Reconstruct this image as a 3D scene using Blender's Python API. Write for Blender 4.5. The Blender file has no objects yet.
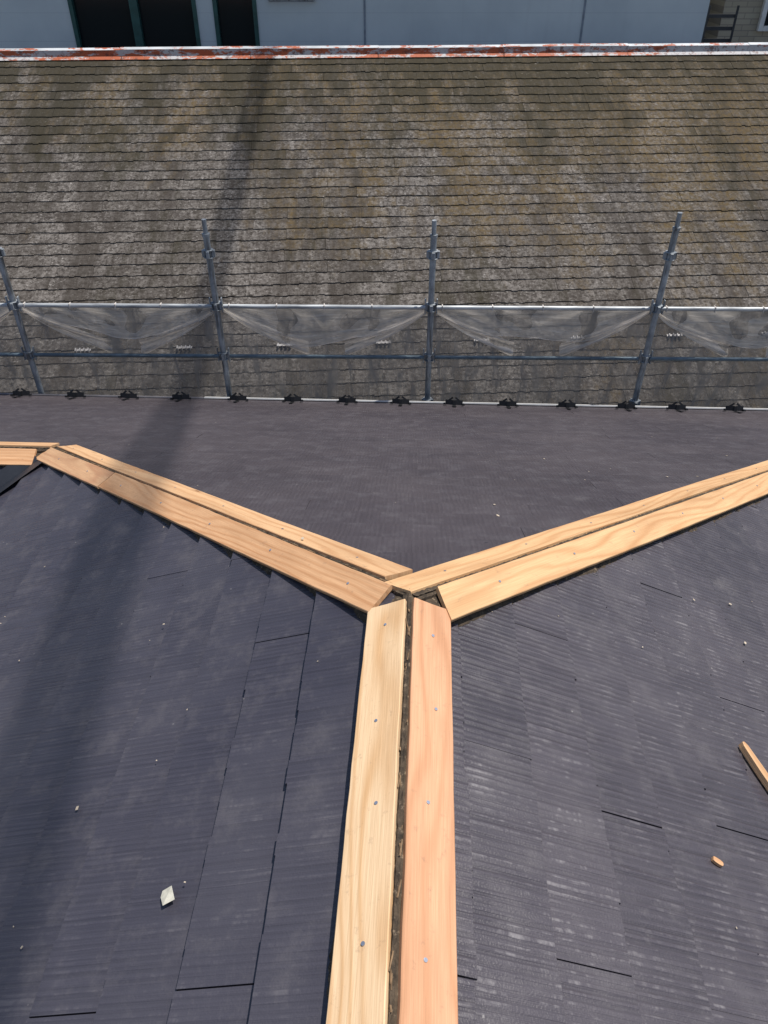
import bpy, math, random, bmesh
from mathutils import Vector, Matrix
random.seed(7)
R=math.radians
S=bpy.context.scene
S.view_settings.view_transform='Standard'; S.view_settings.look='None'; S.view_settings.exposure=0
# ---------------------------------------------------------------- helpers
def empty(name,loc=(0,0,0)):
    o=bpy.data.objects.new(name,None); S.collection.objects.link(o); return o
def mesh(name,verts,faces,mat=None,parent=None,uvs=None,rnd=None,smooth=False):
    m=bpy.data.meshes.new(name); m.from_pydata([tuple(v) for v in verts],[],faces)
    if uvs is not None:
        l=m.uv_layers.new(name="UVMap"); flat=[]
        for u in uvs: flat+= [u[0],u[1]]
        l.data.foreach_set('uv',flat)
    if rnd is not None:
        a=m.attributes.new('rnd','FLOAT','FACE'); a.data.foreach_set('value',rnd)
    if smooth: m.polygons.foreach_set('use_smooth',[True]*len(m.polygons))
    m.update()
    o=bpy.data.objects.new(name,m); S.collection.objects.link(o)
    if mat: m.materials.append(mat)
    if parent: o.parent=parent
    return o
class MB:
    def __init__(s): s.v=[]; s.f=[]
    def box(s,c,ex,ey,ez,hx,hy,hz):
        c=Vector(c); b=len(s.v)
        for i in (-1,1):
            for j in (-1,1):
                for k in (-1,1): s.v.append(c+ex*hx*i+ey*hy*j+ez*hz*k)
        for f in ((0,1,3,2),(4,6,7,5),(0,4,5,1),(2,3,7,6),(0,2,6,4),(1,5,7,3)): s.f.append([b+q for q in f])
    def abox(s,x0,x1,y0,y1,z0,z1):
        s.box(((x0+x1)/2,(y0+y1)/2,(z0+z1)/2),Vector((1,0,0)),Vector((0,1,0)),Vector((0,0,1)),(x1-x0)/2,(y1-y0)/2,(z1-z0)/2)
    def cyl(s,p0,p1,r,n=14,r1=None):
        p0=Vector(p0);p1=Vector(p1); d=(p1-p0).normalized()
        a=d.orthogonal().normalized(); c=d.cross(a); b=len(s.v)
        r1=r if r1 is None else r1
        for p,rr in ((p0,r),(p1,r1)):
            for i in range(n):
                t=2*math.pi*i/n; s.v.append(p+a*rr*math.cos(t)+c*rr*math.sin(t))
        for i in range(n):
            j=(i+1)%n; s.f.append([b+i,b+j,b+n+j,b+n+i])
        s.f.append([b+i for i in range(n)][::-1]); s.f.append([b+n+i for i in range(n)])
    def poly(s,pts):
        b=len(s.v); s.v+= [Vector(p) for p in pts]; s.f.append(list(range(b,b+len(pts))))
    def make(s,name,mat,parent=None,smooth=False,bevel=0):
        o=mesh(name,s.v,s.f,mat,parent)
        if smooth:
            o.data.polygons.foreach_set('use_smooth',[True]*len(o.data.polygons))
            try: o.data.set_sharp_from_angle(angle=R(40))
            except Exception: pass
        if bevel:
            b=o.modifiers.new('b','BEVEL'); b.width=bevel; b.segments=2
        return o
class N:
    def __init__(s,name):
        s.m=bpy.data.materials.new(name); s.m.use_nodes=True; s.t=s.m.node_tree
        s.b=s.t.nodes['Principled BSDF']; s.out=s.t.nodes['Material Output']
    def n(s,ty,ins={},**kw):
        x=s.t.nodes.new(ty)
        for k,v in kw.items(): setattr(x,k,v)
        for k,v in ins.items(): s.set(x.inputs[k],v)
        return x
    def set(s,inp,v):
        if isinstance(v,bpy.types.NodeSocket): s.t.links.new(v,inp)
        else:
            if hasattr(inp.default_value,'__len__') and not isinstance(v,str) and len(inp.default_value)==4 and len(v)==3: v=(*v,1)
            inp.default_value=v
    def uv(s): return s.n('ShaderNodeUVMap',uv_map='UVMap').outputs[0]
    def obj(s): return s.n('ShaderNodeTexCoord').outputs['Object']
    def map(s,v,sc=(1,1,1),loc=(0,0,0)): return s.n('ShaderNodeMapping',{'Vector':v,'Scale':sc,'Location':loc}).outputs[0]
    def noise(s,v,scale=1,detail=3,rough=.5,dist=0): return s.n('ShaderNodeTexNoise',{'Vector':v,'Scale':scale,'Detail':detail,'Roughness':rough,'Distortion':dist}).outputs[0]
    def math(s,op,a,b=0,c=None,clamp=False):
        x=s.n('ShaderNodeMath',operation=op,use_clamp=clamp); s.set(x.inputs[0],a); s.set(x.inputs[1],b)
        if c is not None: s.set(x.inputs[2],c)
        return x.outputs[0]
    def mr(s,v,a,b,c=0.,d=1.): return s.n('ShaderNodeMapRange',{'Value':v,'From Min':a,'From Max':b,'To Min':c,'To Max':d}).outputs[0]
    def mix(s,f,a,b,bl='MIX'):
        x=s.n('ShaderNodeMix',data_type='RGBA',blend_type=bl)
        s.set(x.inputs[0],f); s.set(x.inputs[6],a); s.set(x.inputs[7],b); return x.outputs[2]
    def bump(s,h,st=.5,d=.002,nrm=None):
        x=s.n('ShaderNodeBump',{'Height':h,'Strength':st,'Distance':d})
        if nrm is not None: s.set(x.inputs['Normal'],nrm)
        return x.outputs[0]
    def fin(s,col=None,rough=.6,nrm=None,metal=0,spec=None):
        if col is not None: s.set(s.b.inputs['Base Color'],col)
        s.set(s.b.inputs['Roughness'],rough); s.set(s.b.inputs['Metallic'],metal)
        if nrm is not None: s.set(s.b.inputs['Normal'],nrm)
        if spec is not None: s.set(s.b.inputs['Specular IOR Level'],spec)
        return s.m
def simple(name,col,rough=.6,metal=0,var=.25,scale=6,bump=.15):
    k=N(name); o=k.obj(); a=k.noise(o,scale,3,.6); 
    c=k.mix(k.mr(a,.3,.7),tuple(x*(1-var) for x in col),tuple(min(1,x*(1+var)) for x in col))
    return k.fin(c,rough,k.bump(k.noise(o,scale*12,2),bump,.002),metal)
# ---------------------------------------------------------------- materials
def painted_slate(name='painted_slate',rib_glint=1.0,c1=(.046,.043,.068),c2=(.060,.054,.080),haze=(.095,.082,.100),ribs=1.0,scuff=.35,wave=.35,wsc=17.):
    k=N(name); uv=k.uv()
    wv=k.n('ShaderNodeTexWave',{'Vector':uv,'Scale':wsc,'Distortion':1.6,'Detail':1.,'Detail Scale':.9,'Detail Roughness':.6},wave_type='BANDS',bands_direction='X').outputs[1]
    fine=k.noise(k.map(uv,(95,1.6,1)),1,2,.65)
    rib=k.math('ADD',k.math('MULTIPLY',wv,wave),k.math('MULTIPLY',fine,1.45-wave))
    grain=k.noise(uv,230,1)
    h=k.math('ADD',rib,k.math('MULTIPLY',grain,.20))
    at=k.n('ShaderNodeAttribute',attribute_name='rnd').outputs['Fac']
    base=k.mix(at,c1,c2)
    base=k.mix(k.mr(rib,.50,.85,.6*ribs,0),base,tuple(x*.42 for x in c1))
    big=k.noise(uv,1.1,4,.6)
    base=k.mix(k.mr(big,.38,.70,0,.8),base,haze)
    sm=k.noise(uv,8,5,.72)
    base=k.mix(k.mr(sm,.50,.8,0,.5),base,(.122,.112,.118))
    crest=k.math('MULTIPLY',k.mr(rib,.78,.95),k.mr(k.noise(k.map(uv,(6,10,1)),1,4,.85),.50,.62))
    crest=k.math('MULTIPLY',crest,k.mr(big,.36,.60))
    base=k.mix(k.math('MULTIPLY',crest,.8*rib_glint),base,(.33,.31,.31))  # glint on the rib crests, painted as pale strokes in the base colour
    sp=k.n('ShaderNodeTexVoronoi',{'Vector':uv,'Scale':17.}).outputs['Distance']
    spm=k.math('MULTIPLY',k.mr(sp,.02,.06,1,0),k.mr(sm,.52,.58))
    base=k.mix(k.math('MULTIPLY',spm,.6),base,(.38,.36,.34))
    sc=k.noise(k.map(uv,(3,3,1),(5,9,0)),1,6,.8)
    base=k.mix(k.math('MULTIPLY',k.mr(sc,.60,.72),scuff),base,(.19,.175,.17))
    return k.fin(base,k.mr(sm,.3,.7,.36,.54),k.bump(h,ribs,.0042),spec=.55)
def old_slate():
    k=N('old_lichen_slate'); uv=k.uv(); sep=k.n('ShaderNodeSeparateXYZ',{'Vector':uv}); P=sep.outputs[0];Q=sep.outputs[1]
    at=k.n('ShaderNodeAttribute',attribute_name='rnd').outputs['Fac']
    base=k.mix(at,(.078,.068,.060),(.132,.117,.104))
    n1=k.noise(uv,4.5,7,.82)
    base=k.mix(k.mr(n1,.46,.62),base,(.195,.177,.160))
    n2=k.noise(uv,18,5,.78)
    base=k.mix(k.mr(n2,.40,.54,.88,0),base,(.036,.030,.025))
    n3=k.noise(k.map(uv,(1,1.4,1),(4,2,0)),24,4,.8)
    base=k.mix(k.mr(n3,.56,.64,0,.85),base,(.34,.318,.293))
    st=k.noise(k.map(uv,(1.7,.13,1)),1,5,.72)
    base=k.mix(k.mr(st,.45,.62,0,.80),base,(.046,.038,.031))
    lm=k.noise(k.map(uv,(1.3,.40,1),(9,0,0)),1.2,6,.72)
    lm=k.math('ADD',lm,k.math('ADD',k.mr(Q,0,4.4,.16,-.11),k.mr(P,-5,4,-.10,.09)))
    lf=k.math('MULTIPLY',k.mr(lm,.48,.62),k.mr(k.noise(uv,14,5,.8),.40,.60,.15,1))
    base=k.mix(k.math('MULTIPLY',lf,.80),base,(.118,.080,.030))
    dm=k.math('ADD',k.noise(k.map(uv,(1.3,.24,1),(3,5,0)),1.6,5,.72),k.mr(Q,0,3.0,.16,-.06))
    base=k.mix(k.mr(dm,.47,.64,0,.82),base,(.036,.031,.019))
    lt=k.noise(k.map(uv,(1,1,1),(31,7,0)),13,5,.85)
    base=k.mix(k.mr(lt,.62,.68,0,.7),base,(.34,.31,.26))
    h=k.math('ADD',k.noise(uv,60,3,.7),k.math('MULTIPLY',k.noise(k.map(uv,(60,5,1)),1,1),.7))
    return k.fin(base,.9,k.bump(h,.8,.006),spec=.2)
def wood(name,c1,c2,seed,knots=True):
    k=N(name); uv=k.map(k.uv(),(1,1,1),(seed*3.7,seed*.31,0)); 
    warp=k.noise(k.map(uv,(1.0,6,1)),1,2,.4)
    sep=k.n('ShaderNodeSeparateXYZ',{'Vector':uv})
    ph=k.math('ADD',k.math('MULTIPLY',sep.outputs[1],140.),k.math('MULTIPLY',warp,46.))
    ring=k.math('MULTIPLY_ADD',k.math('SINE',ph),.5,.5)
    ring=k.math('POWER',ring,2.4)
    fib=k.noise(k.map(uv,(7,330,1)),1,3,.65)
    amp=k.mr(k.noise(k.map(uv,(.9,12,1),(3,3,0)),1,2),.35,.65,.45,1)
    col=k.mix(k.math('MULTIPLY',ring,amp),c1,c2)
    col=k.mix(k.mr(fib,.3,.7,0,.5),col,tuple(x*.66 for x in c2))
    blot=k.noise(k.map(uv,(1.6,9,1)),1,4,.6)
    col=k.mix(k.mr(blot,.45,.75,0,.5),col,tuple(x*.64 for x in c2))
    if knots:
        vo=k.n('ShaderNodeTexVoronoi',{'Vector':k.map(uv,(3.4,13,1)),'Scale':1.,'Randomness':1.}); d=vo.outputs['Distance']
        pick=k.mr(k.n('ShaderNodeSeparateXYZ',{'Vector':vo.outputs['Color']}).outputs[0],.68,.70)
        col=k.mix(k.math('MULTIPLY',pick,k.mr(d,.05,.20,.6,0)),col,tuple(x*.55 for x in c2))
        col=k.mix(k.math('MULTIPLY',pick,k.mr(d,.04,.07,.8,0)),col,(.16,.06,.025))
    dirt=k.noise(uv,30,4,.7); col=k.mix(k.mr(dirt,.60,.8,0,.55),col,(.18,.12,.09))
    return k.fin(col,.62,k.bump(k.math('ADD',fib,k.math('MULTIPLY',ring,.4)),.4,.0014),spec=.3)
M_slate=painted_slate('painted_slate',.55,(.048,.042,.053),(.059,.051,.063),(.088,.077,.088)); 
M_slateL=painted_slate('painted_slate_shady',.16,(.037,.035,.050),(.048,.045,.061),(.066,.062,.076),.7,.15,.2,22.)  # same slate, darker and bluer: the left slope's shade is in the colour
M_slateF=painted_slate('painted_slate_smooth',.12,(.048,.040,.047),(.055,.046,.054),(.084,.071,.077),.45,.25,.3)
M_old=old_slate()
W1=wood('pine_pale',(.83,.60,.37),(.65,.39,.19),1,False)
W2=wood('cedar_red',(.72,.40,.23),(.56,.275,.14),2,False)
W3=wood('cedar_orange',(.69,.41,.22),(.52,.26,.12),3)
W4=wood('pine_golden',(.75,.48,.25),(.58,.31,.14),4)
W5=wood('pine_tan',(.72,.46,.25),(.55,.295,.14),5)
W6=wood('cedar_tan',(.65,.40,.22),(.50,.26,.14),6)
def felt_mat():
    k=N('old_underlay'); o=k.obj(); a=k.noise(o,22,5,.75)
    c=k.mix(k.mr(a,.38,.66),(.030,.022,.015),(.10,.072,.046)); c=k.mix(k.mr(k.noise(o,70,4,.7),.57,.68),c,(.22,.165,.11))
    return k.fin(c,.95,k.bump(a,.8,.006))
M_felt=felt_mat()
M_under=simple('roof_underlay',(.03,.03,.035),.9)
def galv():
    k=N('galvanised_steel'); o=k.obj(); a=k.noise(o,9,4,.7); b=k.noise(k.map(o,(30,30,3)),1,4,.6)
    c=k.mix(k.mr(a,.35,.7),(.22,.245,.265),(.44,.47,.49)); c=k.mix(k.mr(b,.50,.66,0,.85),c,(.09,.085,.08))
    return k.fin(c,k.mr(a,.3,.7,.4,.65),k.bump(b,.3,.0015),.35)
M_galv=galv()
def rail_mat():
    k=N('rail_steel'); o=k.obj(); b=k.noise(k.map(o,(3,30,30)),1,4,.6)
    c=k.mix(k.mr(b,.4,.65),(.56,.58,.58),(.22,.23,.24)); return k.fin(c,.5,k.bump(b,.2,.001),.3)
M_rail=rail_mat()
M_rail2=simple('dull_steel',(.11,.15,.18),.5,.4,.3,12)
M_black=simple('black_powder_coat',(.008,.008,.009),.45,0,.3)
def net_mat(name,col,dens,fs,seed=0,var=.28):
    k=N(name); uv=k.map(k.uv(),(1,1,1),(seed,seed*.7,0))
    folds=k.noise(k.map(uv,(4,1.2,1)),1,3,.6,1.0); f2=k.noise(k.map(uv,(fs,2.4,1)),1,3,.6,.6)
    a=k.math('ADD',k.mr(folds,.3,.7,dens-.15,dens+.15),k.mr(f2,.50,.66,0,var),clamp=True)
    d=k.n('ShaderNodeBsdfDiffuse',{'Color':(*col,1)}); tl=k.n('ShaderNodeBsdfTranslucent',{'Color':(*col,1)})
    m1=k.n('ShaderNodeMixShader',{0:.4,1:d.outputs[0],2:tl.outputs[0]})
    tr=k.n('ShaderNodeBsdfTransparent'); m2=k.n('ShaderNodeMixShader',{0:a,1:tr.outputs[0],2:m1.outputs[0]})
    k.t.links.new(m2.outputs[0],k.out.inputs[0]); return k.m
M_net=net_mat('scaffold_net',(.21,.205,.20),.54,11,0,.34); M_net2=net_mat('scaffold_net_fold',(.78,.73,.66),.42,14,4,.42); M_net3=net_mat('scaffold_net_gather',(.80,.74,.67),.46,6,7,.5)
M_hem=simple('net_hem',(.55,.50,.45),.9)

# ================================================================ our house roof
ZR=7.5; SL=.447; E=4.72; A=1.99
O=Vector((.072,1.528,ZR)); yaw=R(-2.4)
U=Vector((math.cos(yaw),math.sin(yaw),0)); V=Vector((-math.sin(yaw),math.cos(yaw),0)); ZZ=Vector((0,0,1))
def L2W(p): return O+U*p[0]+V*p[1]+ZZ*p[2]
def clip(poly,clipper):
    out=poly; n=len(clipper)
    for i in range(n):
        a=clipper[i]; b=clipper[(i+1)%n]; inp=out; out=[]
        if not inp: return []
        def ins(p): return (b[0]-a[0])*(p[1]-a[1])-(b[1]-a[1])*(p[0]-a[0])
        for j in range(len(inp)):
            c=inp[j]; d=inp[(j+1)%len(inp)]; ic=ins(c); idd=ins(d)
            if ic>=0: out.append(c)
            if (ic>=0)!=(idd>=0):
                t=ic/(ic-idd); out.append((c[0]+(d[0]-c[0])*t,c[1]+(d[1]-c[1])*t))
    return out
def area(p): return sum(p[i][0]*p[(i+1)%len(p)][1]-p[(i+1)%len(p)][0]*p[i][1] for i in range(len(p)))/2
def slates(name,toW,e,g,z0,slope,polys,mat,parent,q0=0.,exp=.182,tab=.13,sw=.91,gap=.003,gp=1.,butt=.002,thk=.009,rough=0.,seed=1):
    ce=exp/math.sqrt(1+slope*slope)
    vs=[];fs=[];uvs=[];rn=[]
    def gapat(kk,i):
        r=random.Random(i*31337+kk*911+seed*17); return gap*r.uniform(.6,1.2) if r.random()<gp else .0002
    for poly in polys:
        pq=[(p[0]*e[0]+p[1]*e[1],p[0]*g[0]+p[1]*g[1]) for p in poly]
        if area(pq)<0: pq=pq[::-1]
        p0=min(p[0] for p in pq);p1=max(p[0] for p in pq);qa=min(p[1] for p in pq);qb=max(p[1] for p in pq)
        k0=math.floor((qa-q0)/ce)-1;k1=math.ceil((qb-q0)/ce)+1
        for kk in range(k0,k1):
            r2=random.Random(kk*7919+seed)
            a=q0+kk*ce; b=a+ce; sh=(kk%2)*sw/2+r2.uniform(-.05,.05)
            i0=math.floor((p0-sh)/sw)-1;i1=math.ceil((p1-sh)/sw)+1
            for i in range(i0,i1):
                r3=random.Random(i*104729+kk*7919+seed)
                L=sh+i*sw+gapat(kk,i)/2; Rr=sh+(i+1)*sw-gapat(kk,i+1)/2; col=r3.random(); lift=r3.uniform(0,.0015); uo=r3.uniform(0,.4); bs=r3.uniform(-butt,butt)*.6
                nt=max(1,int(round(sw/tab))); cuts=[L]+[L+(Rr-L)*(j+r3.uniform(-.25,.25))/nt for j in range(1,nt)]+[Rr]
                for j in range(nt):
                    bj=b+bs+r3.uniform(-butt,butt); zz=lift+r3.uniform(0,rough)
                    q=clip([(cuts[j],a-.02),(cuts[j+1],a-.02),(cuts[j+1],bj),(cuts[j],bj)],pq)
                    if len(q)<3 or abs(area(q))<1e-6: continue
                    base=len(vs); n=len(q)
                    top=[]
                    for (x,y) in q:
                        h=zz+.004+thk*(y-a)/ce; u=e[0]*x+g[0]*y; v=e[1]*x+g[1]*y
                        top.append(toW((u,v,z0-slope*y+h)))
                    bot=[t-Vector((0,0,.02)) for t in top]
                    vs+=top+bot
                    nn=(top[1]-top[0]).cross(top[2]-top[1])
                    flip=nn.z<0
                    order=list(range(n)) if not flip else list(range(n))[::-1]
                    fs.append([base+t for t in order]); uvs+=[(q[t][0]+uo,q[t][1]) for t in order]; rn.append(col)
                    for t in range(n):
                        t2=(t+1)%n; ff=[t,n+t,n+t2,t2]; 
                        if flip: ff=ff[::-1]
                        fs.append([base+w for w in ff]); uvs+=[(q[w%n][0]+uo,q[w%n][1]+(.02 if w>=n else 0)) for w in ff]; rn.append(col)
    return mesh(name,vs,fs,mat,parent,uvs,rn)
house=empty('house')
EW=-9.0; NB=-8.0
far_polys=[[(0,0),(E,E),(-A,E),(-A,A)],[(-A,A),(-A,E),(EW,E),(EW,A)]]
left_polys=[[(0,0),(-A,A),(-E,2*A-E),(-E,NB),(0,NB)]]
right_polys=[[(0,0),(E,E),(E,NB),(0,NB)]]
wing_polys=[[(-A,A),(EW,A),(EW,2*A-E),(-E,2*A-E)]]
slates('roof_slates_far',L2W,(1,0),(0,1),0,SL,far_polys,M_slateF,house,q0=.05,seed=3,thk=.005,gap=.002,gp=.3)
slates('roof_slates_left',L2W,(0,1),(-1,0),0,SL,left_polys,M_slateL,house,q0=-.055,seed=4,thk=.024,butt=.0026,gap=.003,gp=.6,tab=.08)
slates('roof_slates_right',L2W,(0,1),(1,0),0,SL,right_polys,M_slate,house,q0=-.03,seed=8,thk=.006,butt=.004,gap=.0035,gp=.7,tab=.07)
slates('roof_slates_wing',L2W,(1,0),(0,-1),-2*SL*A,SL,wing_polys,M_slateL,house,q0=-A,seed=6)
mb=MB()
for polys,zfun in ((far_polys,lambda u,v:-SL*v),(left_polys,lambda u,v:SL*u),(right_polys,lambda u,v:-SL*u),(wing_polys,lambda u,v:-2*SL*A+SL*v)):
    for p in polys: mb.poly([L2W((a,b,zfun(a,b)-.006)) for a,b in p])
mb.make('roof_deck',M_under,house)
M_wall=simple('cream_render',(.55,.52,.46),.85,0,.08,2)
mb=MB()
def plan_box(mb,u0,u1,v0,v1,z0,z1):
    mb.box(L2W(((u0+u1)/2,(v0+v1)/2,(z0+z1)/2-ZR)),U,V,ZZ,(u1-u0)/2,(v1-v0)/2,(z1-z0)/2)
ez=ZR-SL*E
plan_box(mb,-E+.5,E-.5,NB+.4,E-.5,0,ez-.05); plan_box(mb,EW,-E+.497,2*A-E+.5,E-.503,0,ez-.053)
mb.make('walls',M_wall,house)
mb=MB(); 
for u0,u1,v0,v1 in ((EW,E,E-.022,E-.004),(E-.022,E-.004,NB,E-.024)): plan_box(mb,u0,u1,v0,v1,ez-.16,ez-.012)
mb.make('fascia',simple('fascia_brown',(.06,.05,.05),.6),house)
M_white=simple('white_painted_metal',(.68,.68,.66),.4,0,.12,8)
def strip(name,u0,u1,v0,v1,dz,mat):
    mb=MB(); c=L2W(((u0+u1)/2,(v0+v1)/2,-SL*(v0+v1)/2+dz)); s=(V-ZZ*SL).normalized(); nn=(V*SL+ZZ).normalized()
    mb.box(c,U,s,nn,(u1-u0)/2,(v1-v0)/2,.006); return mb.make(name,mat,house)
strip('eave_flashing',-1.95,E,E-.012,E+.030,.026,M_white)
strip('eave_flashing_dark',EW,-1.953,E-.012,E+.02,.022,simple('grey_metal',(.22,.21,.22),.5))
mb=MB(); n=10; prof=[(E+.075+.055*math.cos(math.pi+math.pi*i/n),-.055*math.sin(math.pi*i/n)) for i in range(n+1)]
for i in range(n):
    a,b=prof[i],prof[i+1]; zz=-SL*E-.045
    mb.poly([L2W((EW,a[0],zz+a[1])),L2W((E,a[0],zz+a[1])),L2W((E,b[0],zz+b[1])),L2W((EW,b[0],zz+b[1]))])
mb.make('gutter',simple('gutter_pvc',(.10,.09,.09),.5),house)

def snow_guard(mb,c,along,down,nrm,s=1.0):
    up=nrm
    mb.box(c-down*.055*s+up*.003,along,down,up,.015*s,.075*s,.0015)
    for sg in (-1,1):
        d=(along*sg*.96+down*.28).normalized(); pr=d.cross(up).normalized()
        mb.box(c+d*.045*s+up*.026*s,d,pr,up,.036*s,.0025,.022*s)
        mb.box(c+d*.084*s+up*.010*s,d,pr,up,.012*s,.020*s,.008)
        e2=(d*.8-up*.6).normalized()
        mb.box(c+d*.034*s+up*.054*s,e2,pr,e2.cross(pr),.028*s,.003,.008*s)
    mb.box(c+down*.004+up*.026*s,along,down,up,.013*s,.012*s,.020*s)
mb=MB(); dn=(V-ZZ*SL).normalized(); nr=(V*SL+ZZ).normalized()
rg=random.Random(4)
for i in range(-14,10):
    u=-.12+i*.503+rg.uniform(-.03,.03); v=E-.13+rg.uniform(-.012,.012)
    al=(U+V*rg.uniform(-.08,.08)).normalized()
    snow_guard(mb,L2W((u,v,-SL*v+.014)),al,dn,nr,1.0)
mb.make('snow_guards',M_black,house)

# ---------------------------------------------------------------- boards
nf=Vector((0,SL,1)).normalized(); nl=Vector((-SL,0,1)).normalized(); nrr=Vector((SL,0,1)).normalized(); nw=Vector((0,-SL,1)).normalized()
def vec(l): return U*l[0]+V*l[1]+ZZ*l[2]
def board(name,P,d,n,toward,s0,s1,w0,w1,mat,lift=.020,th=.015,cut0=0,cut1=0,seed=0,warp=.0015,parent=None):
    rr=random.Random(seed); P=Vector(P); d=Vector(d).normalized(); n=Vector(n).normalized()
    sd=n.cross(d); 
    if sd.dot(Vector(toward))<0: sd=-sd
    segs=max(4,int((s1-s0)/.06)); vs=[];fs=[];uvs=[]; b=.002
    ring=[(w0,b),(w0,th-b),(w0+b,th),((w0+w1)/2,th),(w1-b,th),(w1,th-b),(w1,b),(w1-b,0),(w0+b,0)]; nr_=len(ring)
    ph=rr.uniform(0,6)
    for i in range(segs+1):
        t=i/segs; s=s0+(s1-s0)*t
        bow=warp*2*math.sin(s*2.1+ph); ei=rr.uniform(-.0008,.0008); eo=rr.uniform(-.0008,.0008)
        for (w,h) in ring:
            f=(w-w0)/(w1-w0); ss=s+(cut0*f if i==0 else 0)+(cut1*f if i==segs else 0)
            cup=warp*(abs(f-.5)*2)**2
            vs.append(L2W(P+d*ss+sd*(w+(ei if f<.5 else eo)+bow*.6)+n*(lift+h+cup+abs(bow)*.5)))
    acc=[0]
    for j in range(1,nr_): acc.append(acc[-1]+math.hypot(ring[j][0]-ring[j-1][0],ring[j][1]-ring[j-1][1]))
    acc.append(acc[-1]+.1)
    for i in range(segs):
        for j in range(nr_):
            j2=(j+1)%nr_; f=[i*nr_+j,i*nr_+j2,(i+1)*nr_+j2,(i+1)*nr_+j]; fs.append(f)
            x0=s0+(s1-s0)*i/segs;x1=s0+(s1-s0)*(i+1)/segs
            uvs+=[(x0,acc[j]),(x0,acc[j+1]),(x1,acc[j+1]),(x1,acc[j])]
    fs.append(list(range(nr_))); uvs+=[(s0+r[1]*.2,r[0]) for r in ring]
    fs.append([segs*nr_+j for j in range(nr_)][::-1]); uvs+=[(s1+r[1]*.2,r[0]) for r in ring[::-1]]
    o=mesh(name,vs,fs,mat,parent,uvs)
    bm=bmesh.new(); bm.from_mesh(o.data); bmesh.ops.recalc_face_normals(bm,faces=bm.faces); bm.to_mesh(o.data); bm.free()
    return o
AP=(0,0,0); HL=(-1,1,-SL); HR=(1,1,-SL); RD=(-.016,-1,0); Q=(-A,A,-SL*A); AP2=(.004,-.016,0)
hl=A*math.sqrt(2+SL*SL)
board('wooden_ridge_board',AP,RD,nl,(-1,0,0),.034,2.6,-.004,.108,W1,seed=1)
board('wooden_ridge_board',AP,RD,nrr,(1,0,0),.028,2.6,-.003,.108,W2,seed=2)
board('wooden_hip_board',AP,HL,nl,(-1,-1,0),.055,2.05,-.002,.104,W3,seed=3,cut0=-.006,lift=.021)
board('wooden_hip_board',AP,HL,nl,(-1,-1,0),2.057,hl+.03,.001,.106,W6,seed=13,lift=.021)
board('wooden_hip_board',AP,HL,nf,(0,1,0),.108,hl-.02,-.001,.105,W5,seed=4)
board('wooden_hip_board',AP2,HR,nf,(0,1,0),-.005,3.6,-.001,.103,W4,seed=5)
board('wooden_hip_board',AP2,HR,nrr,(1,-1,0),.085,3.6,-.001,.110,W4,seed=6,cut0=-.045,lift=.022)
board('wooden_ridge_board',Q,(-1,0,0),nf,(0,1,0),.03,4,.000,.105,W5,seed=7)
board('wooden_ridge_board',Q,(-1,0,0),nw,(0,-1,0),.10,4,.000,.107,W3,seed=8)
def ragged(P,d,n,toward,s0,s1,w0,w1,lift,jit,hj,seed):
    rr=random.Random(seed); P=Vector(P); d=Vector(d).normalized(); n=Vector(n).normalized(); sd=n.cross(d)
    if sd.dot(Vector(toward))<0: sd=-sd
    st=int((s1-s0)/.010); vs=[];fs=[]; K=5
    e1=0
    for i in range(st+1):
        s=s0+(s1-s0)*i/st; e1=e1*.88+rr.uniform(-jit,jit)*.6; 
        for k in range(K+1):
            f=k/K; w=w0+(w1+e1-w0)*f; h=lift+rr.uniform(0,hj) if k<K else lift-.012
            vs.append(L2W(P+d*s+sd*w+n*h))
    for i in range(st):
        for k in range(K):
            a=i*(K+1)+k; fs.append([a,a+1,a+K+2,a+K+1])
    return (vs,fs)
vs=[];fs=[]
for idx,(P,d,n,t,s0,s1) in enumerate(((AP,RD,nl,(-1,0,0),-.0,2.6),(AP,RD,nrr,(1,0,0),0,2.6),(AP,HL,nl,(-1,-1,0),0,hl),(AP,HL,nf,(0,1,0),0,hl),(AP2,HR,nf,(0,1,0),0,3.6),(AP2,HR,nrr,(1,-1,0),0,3.6),(Q,(-1,0,0),nf,(0,1,0),0,4),(Q,(-1,0,0),nw,(0,-1,0),0,4))):
    for args in ((-.010,.120,.016,.009,.002,idx*2+20),(-.016,.016,.023,.002,.004,idx*2+51)):
        v_,f_=ragged(P,d,n,t,s0,s1,*args); b=len(vs); vs+=v_; fs+=[[x+b for x in q] for q in f_]
mesh('old_ridge_underlay',vs,fs,M_felt,house)
mb=MB(); rr=random.Random(9)
for i in range(40):
    s=rr.uniform(.02,2.4); P=L2W(Vector((rr.uniform(-.007,.007)-.016*s,-s,.031+rr.uniform(-.002,.002)))); a=(V*1+U*rr.uniform(-.2,.2)+ZZ*rr.uniform(-.05,.05)).normalized(); b=a.orthogonal().normalized()
    mb.box(P,a,b,a.cross(b),rr.uniform(.003,.018),rr.uniform(.0006,.0014),rr.uniform(.0006,.0014))
for HH in (HL,HR):
    for i in range(40):
        s=rr.uniform(.05,2.9); P=L2W(Vector(HH).normalized()*s+Vector((0,0,.031))); a=vec(Vector(HH).normalized()+Vector((rr.uniform(-.05,.05),rr.uniform(-.05,.05),0))).normalized(); b=a.orthogonal().normalized()
        mb.box(P,a,b,a.cross(b),rr.uniform(.004,.03),rr.uniform(.0008,.002),rr.uniform(.0008,.002))
mb.make('wood_splinters',simple('splinter',(.24,.155,.085),.9,0,.5,60),house)
mb=MB()
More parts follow.
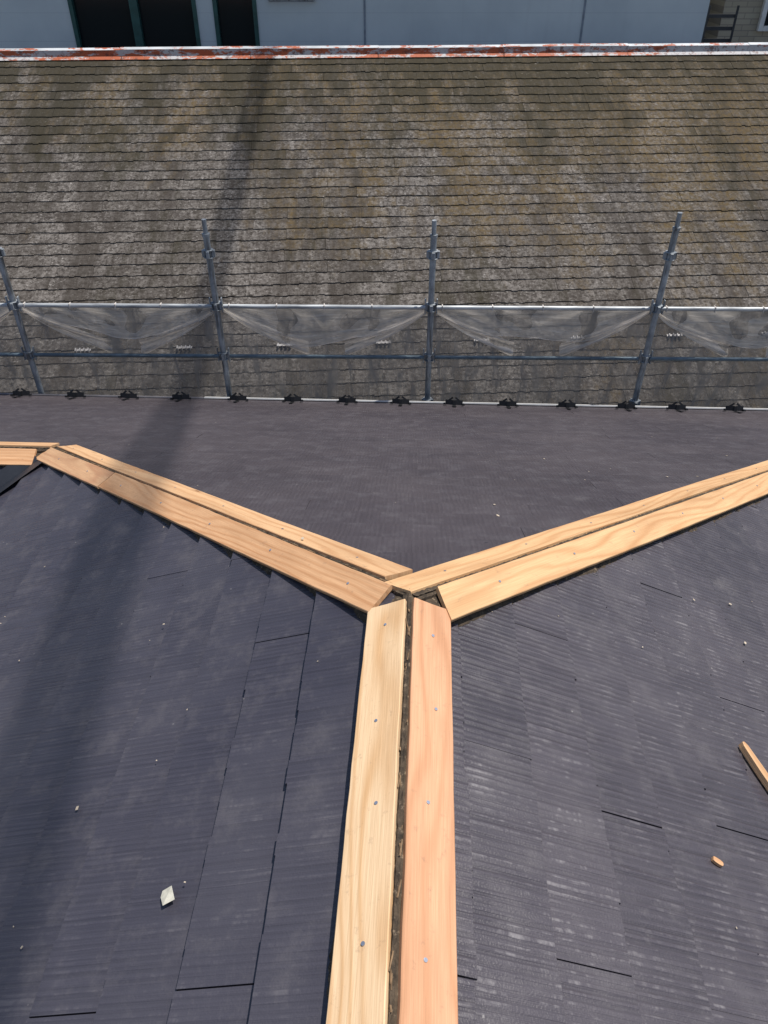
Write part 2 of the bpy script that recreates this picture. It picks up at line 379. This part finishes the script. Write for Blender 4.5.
def nail(P,d,n,toward,s,w,lift=.0368):
    P=Vector(P); d=Vector(d).normalized(); n=Vector(n).normalized(); sd=n.cross(d)
    if sd.dot(Vector(toward))<0: sd=-sd
    c=L2W(P+d*s+sd*w+n*lift); nn=vec(n); mb.cyl(c-nn*.003,c+nn*.0012,.0042,10)
for s in (.12,.39,.66,.92,1.2): 
    nail(AP,RD,nl,(-1,0,0),s+rr.uniform(-.03,.03),.05+rr.uniform(-.015,.015)); nail(AP,RD,nrr,(1,0,0),s+rr.uniform(-.05,.05),.05+rr.uniform(-.015,.015))
for i in range(8):
    s=.2+i*.42
    if s<hl: nail(AP,HL,nl,(-1,-1,0),s,.05,.038); nail(AP,HL,nf,(0,1,0),s+.1,.05)
    nail(AP2,HR,nf,(0,1,0),s,.05); nail(AP2,HR,nrr,(1,-1,0),s+.12,.05,.039)
mb.make('nail_heads',simple('zinc',(.55,.57,.62),.3,.8,.2,30),house)
d=Vector((-1,-1,-SL)).normalized()
mb=MB()
for sgn,n in ((1,nl),(-1,nw)):
    sd=n.cross(d); 
    if sd.dot(Vector((1,-1,0))*sgn)<0: sd=-sd
    P0=Vector(Q)+d*.10+n*.034; P1=Vector(Q)+d*3.2+n*.034
    mb.poly([L2W(P0),L2W(P1),L2W(P1+sd*.10),L2W(P0+sd*.10)])
mb.make('valley_flashing',simple('dark_metal_sheet',(.025,.028,.035),.4,.3),house)

def on_left(u,v,h=.026): return L2W((u,v,SL*u+h))
def on_right(u,v,h=.014): return L2W((u,v,-SL*u+h))
def on_far(u,v,h=.012): return L2W((u,v,-SL*v+h))
mb=MB()
def flat(c,n,l,w,ang,t=.001):
    n=vec(n).normalized(); a=(Matrix.Rotation(ang,3,n)@n.orthogonal()).normalized(); mb.box(c,a,n.cross(a),n,l,w,t)
n_=vec(nl).normalized(); c=on_left(-.516,-.740,.028); a_=(Matrix.Rotation(1.3,3,n_)@n_.orthogonal()).normalized(); b_=n_.cross(a_)
mb.poly([c-a_*.019-b_*.014,c+a_*.015-b_*.016+n_*.004,c+a_*.021+b_*.008+n_*.001,c+a_*.010+b_*.016,c-a_*.016+b_*.014+n_*.003])
mb.make('paper_scrap',simple('paper',(.50,.48,.40),.8,0,.2,50))
def stick(name,c,d,n,l,w,t,mat):
    n=vec(n).normalized(); d=vec(d).normalized(); d=(d-n*d.dot(n)).normalized(); s=n.cross(d)
    pts=[]
    for i,(f,ww) in enumerate(((-1,.8),(-.6,1),(.3,1.05),(.9,.8),(1,.35))):
        for (x,y) in ((-1,-1),(1,-1),(1,1),(-1,1)): pts.append(c+d*l*f+s*w*ww*x+n*t*(y+1))
    fs=[];uv=[]
    for i in range(4):
        for j in range(4):
            k=(j+1)%4; fs.append([i*4+j,i*4+k,i*4+4+k,i*4+4+j]); uv+=[(i*.05,j*.02),(i*.05,k*.02),(i*.05+.05,k*.02),(i*.05+.05,j*.02)]
    fs.append([3,2,1,0]); fs.append([16,17,18,19]); uv+=[(0,0),(.02,0),(.02,.02),(0,.02)]*2
    return mesh(name,pts,fs,mat,None,uv)
stick('wooden_batten_offcut',on_right(1.018,-.255,.014),(-.45,1,0),nrr,.13,.012,.009,W5)
stick('wood_offcut',on_right(.762,-.545,.012),(1,-.35,0),nrr,.014,.007,.004,W3)
mb=MB(); rr=random.Random(21)
for i in range(90):
    k=rr.random()
    if k<.35: c=on_left(-rr.uniform(.2,1.9),rr.uniform(-1.1,1.0)); n=nl
    elif k<.75: c=on_right(rr.uniform(.2,2.2),rr.uniform(-1.1,1.2)); n=nrr
    else:
        v=rr.uniform(1.0,4.4); c=on_far(rr.uniform(-v*.9,v*.9),v); n=nf
    z=rr.random()**2
    flat(c,n,.0015+.005*z,.001+.003*z,rr.uniform(0,3),.0008)
mb.make('debris_chips',simple('chips',(.50,.42,.32),.9,0,.4,3))

# ================================================================ scaffold
sc=empty('scaffolding')
def SY(x): return 6.52-.014*x
posts=[-5.15,-3.31,-1.48,.418,2.40,4.3]
zt=6.225; zl=5.74
mp=MB(); mc=MB()
X=Vector((1,0,0));Y=Vector((0,1,0))
for i,x in enumerate(posts):
    y=SY(x); top=6.86+(.07 if i==4 else 0)
    lean=(-.03,0,-.02,0,.03,.03)[i]; tp=Vector((x+lean,y,top)); bt=Vector((x-lean*1.5,y,.05))
    mp.cyl(bt,tp,.0275,18); mp.cyl(tp,tp+ZZ*.12,.020,14); mp.cyl(tp-ZZ*.02,tp+ZZ*.004,.033,16)
    mp.cyl((x-lean*1.5,y,0),(x-lean*1.5,y,.012),.07,16)
    for z in (zl-1.9,zl-.95,zl-.475,zl,zt,zt+.47):
        xx=x+lean*(2.5*z/top-1.5); 
        mc.cyl((xx,y,z-.035),(xx,y,z-.028),.045,16); mc.cyl((xx,y,z+.028),(xx,y,z+.035),.045,16)
        for a in range(4):
            dx=Vector((math.cos(a*math.pi/2),math.sin(a*math.pi/2),0)); dy=ZZ.cross(dx)
            mc.box(Vector((xx,y,z))+dx*.042,dx,dy,ZZ,.014,.013,.030)
            if z in (zl,zt) and a in (0,2): mc.box(Vector((xx,y,z+.01))+dx*.052,dx,dy,ZZ,.005,.018,.066)
mp.make('posts',M_galv,sc,smooth=True); mc.make('couplers',M_galv,sc,bevel=.003)
mr=MB(); mr2=MB()
for a,b in zip(posts[:-1],posts[1:]):
    mr.cyl((a+.05,SY(a)-.012,zt),(b-.05,SY(b)-.012,zt),.0195,16)
    mr2.cyl((a+.05,SY(a)-.012,zl),(b-.05,SY(b)-.012,zl),.0185,16)
    mr2.cyl((a+.05,SY(a),zl-.95),(b-.05,SY(b),zl-.95),.021,14)
mr.make('guard_rail',M_rail,sc,smooth=True); mr2.make('mid_rail',M_rail2,sc,smooth=True)
md=MB(); md.abox(-5.1,4.3,6.66,6.86,zl-1.19,zl-1.15); md.make('walkway_deck',M_galv,sc)
net=empty('safety_net')
def sheet(name,fx,nx,ny,mat,uvm=None):
    vs=[];fs=[];uv=[]
    for i in range(nx+1):
        for j in range(ny+1): vs.append(fx(i/nx,j/ny))
    for i in range(nx):
        for j in range(ny):
            q=[(i,j),(i+1,j),(i+1,j+1),(i,j+1)]; fs.append([a*(ny+1)+b for a,b in q])
            for a,b in q:
                p=vs[a*(ny+1)+b]; uv.append((p[0],p[2]) if uvm is None else uvm(a/nx,b/ny))
    return mesh(name,vs,fs,mat,net,uv,smooth=True)
def fmain(a,b):
    x=-5.1+9.4*a; z=zt-.03-(1.25)*b; return (x,SY(x)+.05+.018*math.sin(x*9+b*3)+.012*math.sin(x*23+1.5*b),z)
sheet('net_sheet',fmain,240,14,M_net)
hm=MB()
for bi,(a0,b0) in enumerate(zip(posts[:-1],posts[1:])):
    dp=(1.0,.85,1.1,.95,1.05)[bi]; sk=(.08,-.1,.06,-.08,.1)[bi]
    def sag(t,k=1.0,bi=bi,dp=dp,sk=sk):
        tt=min(1,max(0,t+sk*t*(1-t)*2)); return (.05+.29*k*dp*(1-abs(2*tt-1)**2.2))*(1+.10*math.sin(t*11+bi*2))
    def fsw(a,b,a0=a0,b0=b0,sag=sag): 
        x=a0+.03+(b0-a0-.06)*a; w=.5+.5*math.sin((b*3.2+abs(a-.5)*9)*3.1)
        return (x,SY(x)+.022+.020*w*math.sin(a*math.pi)+.012*math.sin(b*4),zt-.005-sag(a)*b)
    sheet('net_swag_%d'%(bi+1),fsw,60,12,M_net2,lambda a,b,bi=bi:(b*.9+bi*3.1,abs(a-.5)*2.2+bi))
    for sd_,c0 in ((1,a0),(-1,b0)):
        def fg(a,b,sd_=sd_,c0=c0):
            x=c0+sd_*(.03+.75*a); z=zt-.015-.33*a**.75-b*(.035+.13*a)
            return (x,SY(c0)+.03+.018*math.sin(b*9+a*5),z)
        sheet('net_gather',fg,24,10,M_net3,lambda a,b,bi=bi,sd_=sd_:(b*.8+bi*2.3+sd_,a*.4))
    pts=[Vector(fsw(t/40,1)) for t in range(41)]
    for p,q in zip(pts[:-1],pts[1:]): hm.cyl(p,q,.0026,6)
    for t in (0,.25,.5,.75):
        x=a0+.1+(b0-a0-.2)*t; hm.box(Vector((x,SY(x)-.012,zt)),X,Y,ZZ,.004,.023,.023)
hm.make('net_hem',M_hem,net)

# ================================================================ neighbour roof
nb=empty('neighbour_house')
y2=R(3.2); U2=Vector((math.cos(y2),math.sin(y2),0)); V2=Vector((-math.sin(y2),math.cos(y2),0)); O2=Vector((0,12.86,7.385))
def L2N(p): return O2+U2*p[0]+V2*p[1]+ZZ*p[2]
NS=.447; ND=6.0; NX=11
slates('roof_slates',L2N,(1,0),(0,-1),0,NS,[[(-NX,0),(NX,0),(NX,-ND),(-NX,-ND)]],M_old,nb,q0=.1,tab=.07,butt=.008,thk=.013,rough=.004,gap=.004,gp=.8,seed=11)
mb=MB(); mb.poly([L2N((-NX,0,-.008)),L2N((-NX,-ND,-.008-NS*ND)),L2N((NX,-ND,-.008-NS*ND)),L2N((NX,0,-.008))])
mb.poly([L2N((-NX,0,-.0)),L2N((NX,0,-.0)),L2N((NX,3,-3*NS)),L2N((-NX,3,-3*NS))]); mb.make('roof_deck',M_under,nb)
mb=MB(); mb.box(L2N((0,-1.5,2.25-7.40)),U2,V2,ZZ,NX-.4,3.95,2.25); mb.make('walls',simple('grey_render',(.4,.38,.35),.9),nb)
def rust():
    k=N('rusty_ridge_metal'); o=k.obj(); a=k.noise(k.map(o,(2.2,3,7)),1.5,6,.75); sep=k.n('ShaderNodeSeparateXYZ',{'Vector':o})
    a=k.math('ADD',a,k.mr(sep.outputs[0],2,6,.05,-.07))
    c=k.mix(k.mr(a,.52,.56),(.46,.45,.45),(.40,.095,.035)); c=k.mix(k.mr(k.noise(o,11,5,.8),.52,.60,0,.8),c,(.13,.045,.03))
    return k.fin(c,.7,k.bump(a,.4,.004))
M_rust=rust()
def capm():
    k=N('pale_cap_metal'); o=k.obj(); a=k.noise(k.map(o,(2.2,3,7),(3,1,1)),1.7,6,.8)
    c=k.mix(k.mr(k.noise(o,3,3),.3,.7),(.40,.42,.43),(.62,.64,.65)); c=k.mix(k.mr(a,.52,.56),c,(.40,.11,.05)); return k.fin(c,.5)
M_cap=capm()
mb=MB(); mt=MB(); x=-NX
while x<NX:
    x1=min(NX,x+1.82); j=random.uniform(-.006,.006)
    pr=[(-.15,-.15*NS+.028),(-.085,-.085*NS+.036),(-.082,.075+j),(0,.095+j),(.082,.075+j),(.085,-.01),(.15,-.15*NS+.02)]
    for a,b in zip(pr[:-1],pr[1:]):
        tgt=mt if (a[0]>=-.083 and b[0]<=.083) else mb
        tgt.poly([L2N((x-.02,a[0],a[1])),L2N((x1,a[0],a[1])),L2N((x1,b[0],b[1])),L2N((x-.02,b[0],b[1]))])
    mb.poly([L2N((x1,a,b)) for a,b in pr])
    x=x1
mb.make('ridge_cap',M_rust,nb); mt.make('ridge_cap_top',M_cap,nb)
mb=MB(); dn2=(-V2-ZZ*NS).normalized(); nr2=(-V2*NS+ZZ).normalized()
for i in range(-8,9):
    c=L2N((i*1.1-.28,-(4.95),-NS*4.95+.026))
    for k in range(4): mb.box(c+U2*(k-1.5)*.045+nr2*.02,U2,dn2,nr2,.006,.02,.022)
    mb.box(c+nr2*.004-dn2*.02,U2,dn2,nr2,.085,.014,.002)
mb.make('snow_guards',simple('pale_metal',(.5,.48,.47),.6,.2),nb)

# ================================================================ siding building behind
sb=empty('apartment_building')
def siding():
    k=N('white_siding'); o=k.obj(); sep=k.n('ShaderNodeSeparateXYZ',{'Vector':o})
    f=k.math('FRACT',k.math('MULTIPLY',sep.outputs[2],1/.455)); gr=k.mr(k.math('ABSOLUTE',k.math('SUBTRACT',f,.5)),.0,.018,1,0)
    f2=k.math('FRACT',k.math('MULTIPLY',sep.outputs[2],1/.0757)); g2=k.mr(k.math('ABSOLUTE',k.math('SUBTRACT',f2,.5)),.0,.06,1,0)
    c=k.mix(k.mr(k.noise(o,1.2,4),.3,.7),(.54,.58,.59),(.64,.68,.68)); c=k.mix(k.math('MULTIPLY',gr,.35),c,(.30,.32,.36))
    c=k.mix(k.mr(k.noise(k.map(o,(5,5,.4)),1,4),.55,.8,0,.25),c,(.42,.43,.44))
    return k.fin(c,.55,k.bump(k.math('ADD',gr,k.math('MULTIPLY',g2,.3)),-.5,.006))
WY=17.0; holes=[(-5.80,-4.68,6.55,8.75),(-4.60,-3.52,6.55,8.75),(-3.13,-2.40,6.8,8.2)]
xs=sorted({-11.,6.02,*[h[0] for h in holes],*[h[1] for h in holes]}); zs=sorted({0.,10.2,*[h[2] for h in holes],*[h[3] for h in holes]})
mb=MB()
for a,b in zip(xs[:-1],xs[1:]):
    for c,d in zip(zs[:-1],zs[1:]):
        mx=(a+b)/2;mz=(c+d)/2
        if any(h[0]<mx<h[1] and h[2]<mz<h[3] for h in holes): continue
        mb.poly([(a,WY,c),(b,WY,c),(b,WY,d),(a,WY,d)])
for h in holes:
    a,b,c,d=h; y=WY+.12
    mb.poly([(a,WY,c),(a,y,c),(a,y,d),(a,WY,d)]); mb.poly([(b,WY,c),(b,WY,d),(b,y,d),(b,y,c)]); mb.poly([(a,WY,d),(a,y,d),(b,y,d),(b,WY,d)]); mb.poly([(a,WY,c),(b,WY,c),(b,y,c),(a,y,c)])
mb.poly([(6.02,WY,0),(6.02,WY+8,0),(6.02,WY+8,10.2),(6.02,WY,10.2)]); mb.poly([(-11,WY,0),(-11,WY,10.2),(-11,WY+8,10.2),(-11,WY+8,0)]); mb.poly([(-11,WY+8,0),(-11,WY+8,10.2),(6.02,WY+8,10.2),(6.02,WY+8,0)])
mb.make('walls',siding(),sb)
mb=MB(); mb.abox(-11.3,6.3,WY-.3,WY+8.3,10.2,10.4); mb.make('roof',simple('roof_grey',(.2,.2,.21),.8),sb)
M_teal=simple('dark_teal_frame',(.025,.085,.08),.35,.2)
mg=MB(); mf=MB()
for a,b,c,d in holes:
    mg.poly([(a,WY+.09,c),(b,WY+.09,c),(b,WY+.09,d),(a,WY+.09,d)])
    for (p,q,r_,s_) in ((a-.04,a+.035,c-.04,d+.04),(b-.035,b+.04,c-.04,d+.04)): mf.abox(p,q,WY-.025,WY+.10,r_,s_)
    mf.abox(a+.035,b-.035,WY-.022,WY+.10,c-.04,c+.04); mf.abox(a+.035,b-.035,WY-.022,WY+.10,d-.04,d+.04)
kg=N('dark_glass'); kg.fin((.008,.014,.016),.15,kg.bump(kg.noise(kg.obj(),1.5,2),.05,.01),0,.25); M_glass=kg.m
mg.make('window_glass',M_glass,sb); mf.make('window_frames',M_teal,sb)
mb=MB()
for x in (-.36,3.72): mb.abox(x-.018,x+.018,WY-.012,WY-.002,0,10.1)
mb.make('wall_joint_trim',simple('joint_grey',(.25,.28,.32),.7),sb)
mb=MB(); mb.cyl((-2.1,WY-.12,7.72),(-1.3,WY-.12,7.72),.03); mb.cyl((-2.1,WY-.12,7.72),(-2.1,WY,7.72),.03); mb.cyl((-1.3,WY-.12,7.72),(-1.3,WY,7.72),.03); mb.make('laundry_bracket',M_galv,sb)
bb=empty('beige_house')
def tile():
    k=N('beige_tile'); o=k.obj(); 
    br=k.n('ShaderNodeTexBrick',{'Vector':k.n('ShaderNodeCombineXYZ',{0:k.n('ShaderNodeSeparateXYZ',{'Vector':o}).outputs[0],1:k.n('ShaderNodeSeparateXYZ',{'Vector':o}).outputs[2]}).outputs[0],'Color1':(.42,.37,.28,1),'Color2':(.36,.31,.23,1),'Mortar':(.25,.22,.18,1),'Scale':1.,'Mortar Size':.008,'Brick Width':.3,'Row Height':.1})
    return k.fin(br.outputs[0],.8)
mb=MB(); mb.abox(6.75,14,18.2,26,0,9.6); mb.make('walls',tile(),bb)
mb=MB(); mb.abox(6.5,14.3,17.9,26.3,9.6,9.8); mb.make('roof',simple('roof_brown',(.12,.09,.08),.8),bb)
mb=MB(); mb.abox(7.6,9,18.14,18.19,7.2,8.6); mb.make('window_glass',M_glass,bb)
mb=MB(); mb.abox(7.5,7.59,18.1,18.195,7.1,8.7); mb.abox(9.01,9.1,18.1,18.195,7.1,8.7); mb.abox(7.595,9.005,18.1,18.195,7.1,7.19); mb.abox(7.595,9.005,18.1,18.195,8.61,8.7); mb.make('window_frame',M_white,bb)
mb=MB(); 
for i in range(8): mb.abox(6.12,6.7,17.3,17.34,6.0+i*.2,6.06+i*.2)
mb.abox(6.12,6.16,17.28,17.298,0,7.6); mb.abox(6.66,6.7,17.28,17.298,0,7.6); mb.make('metal_louvre_fence',simple('dark_alu',(.03,.032,.036),.5))

cab=empty('overhead_shadow_cable')  # unseen cable, height and thickness set for the soft shadow band it casts
def CX(y): return 4.92-.066*(y-4.60)
mb=MB(); ys=[-22+i*2 for i in range(25)]
for off,rad in ((-.09,.040),(.07,.045)):  # second strand added to broaden that shadow
    for a,b in zip(ys[:-1],ys[1:]):
        f=lambda y:25.8+.0012*(y-4)**2
        mb.cyl((CX(a)+off,a,f(a)),(CX(b)+off,b,f(b)),rad,10)
mb.make('cable',M_black,cab,smooth=True)
for y in (-22,26):
    mb=MB(); mb.cyl((CX(y)+.2,y,0),(CX(y)+.2,y,27.4),.26,18,.15); mb.box((CX(y)+.1,y,26.35),X,Y,ZZ,.7,.05,.05)
    mb.make('utility_pole',simple('concrete_pole',(.32,.31,.3),.9),None,smooth=True)
mb=MB(); mb.poly([(-400,-400,0),(400,-400,0),(400,400,0),(-400,400,0)]); mb.make('ground',simple('ground_gravel',(.16,.15,.14),.95,0,.3,1.5))

# ================================================================ light & camera
el=R(70); az=R(60)
s=Vector((math.cos(el)*math.sin(az),math.cos(el)*math.cos(az),math.sin(el)))
w=bpy.data.worlds.new('World'); S.world=w; w.use_nodes=True; nt=w.node_tree
sky=nt.nodes.new('ShaderNodeTexSky'); sky.sky_type='NISHITA'; sky.sun_disc=False; sky.sun_elevation=el; sky.sun_rotation=az
bg=nt.nodes['Background']; nt.links.new(sky.outputs[0],bg.inputs[0]); bg.inputs[1].default_value=.11
ld=bpy.data.lights.new('sun','SUN'); ld.energy=4.9; ld.angle=R(.5); ld.color=(1,.95,.88)
lo=bpy.data.objects.new('sun',ld); S.collection.objects.link(lo); lo.rotation_euler=s.to_track_quat('Z','Y').to_euler(); lo.location=(5,5,30)
cd=bpy.data.cameras.new('camera'); co=bpy.data.objects.new('camera',cd); S.collection.objects.link(co)
co.location=(0,0,9.0); co.rotation_euler=(R(52),0,0); cd.sensor_fit='VERTICAL'; cd.sensor_height=36; cd.lens=27.04; cd.clip_start=.05; cd.clip_end=1500
S.camera=co
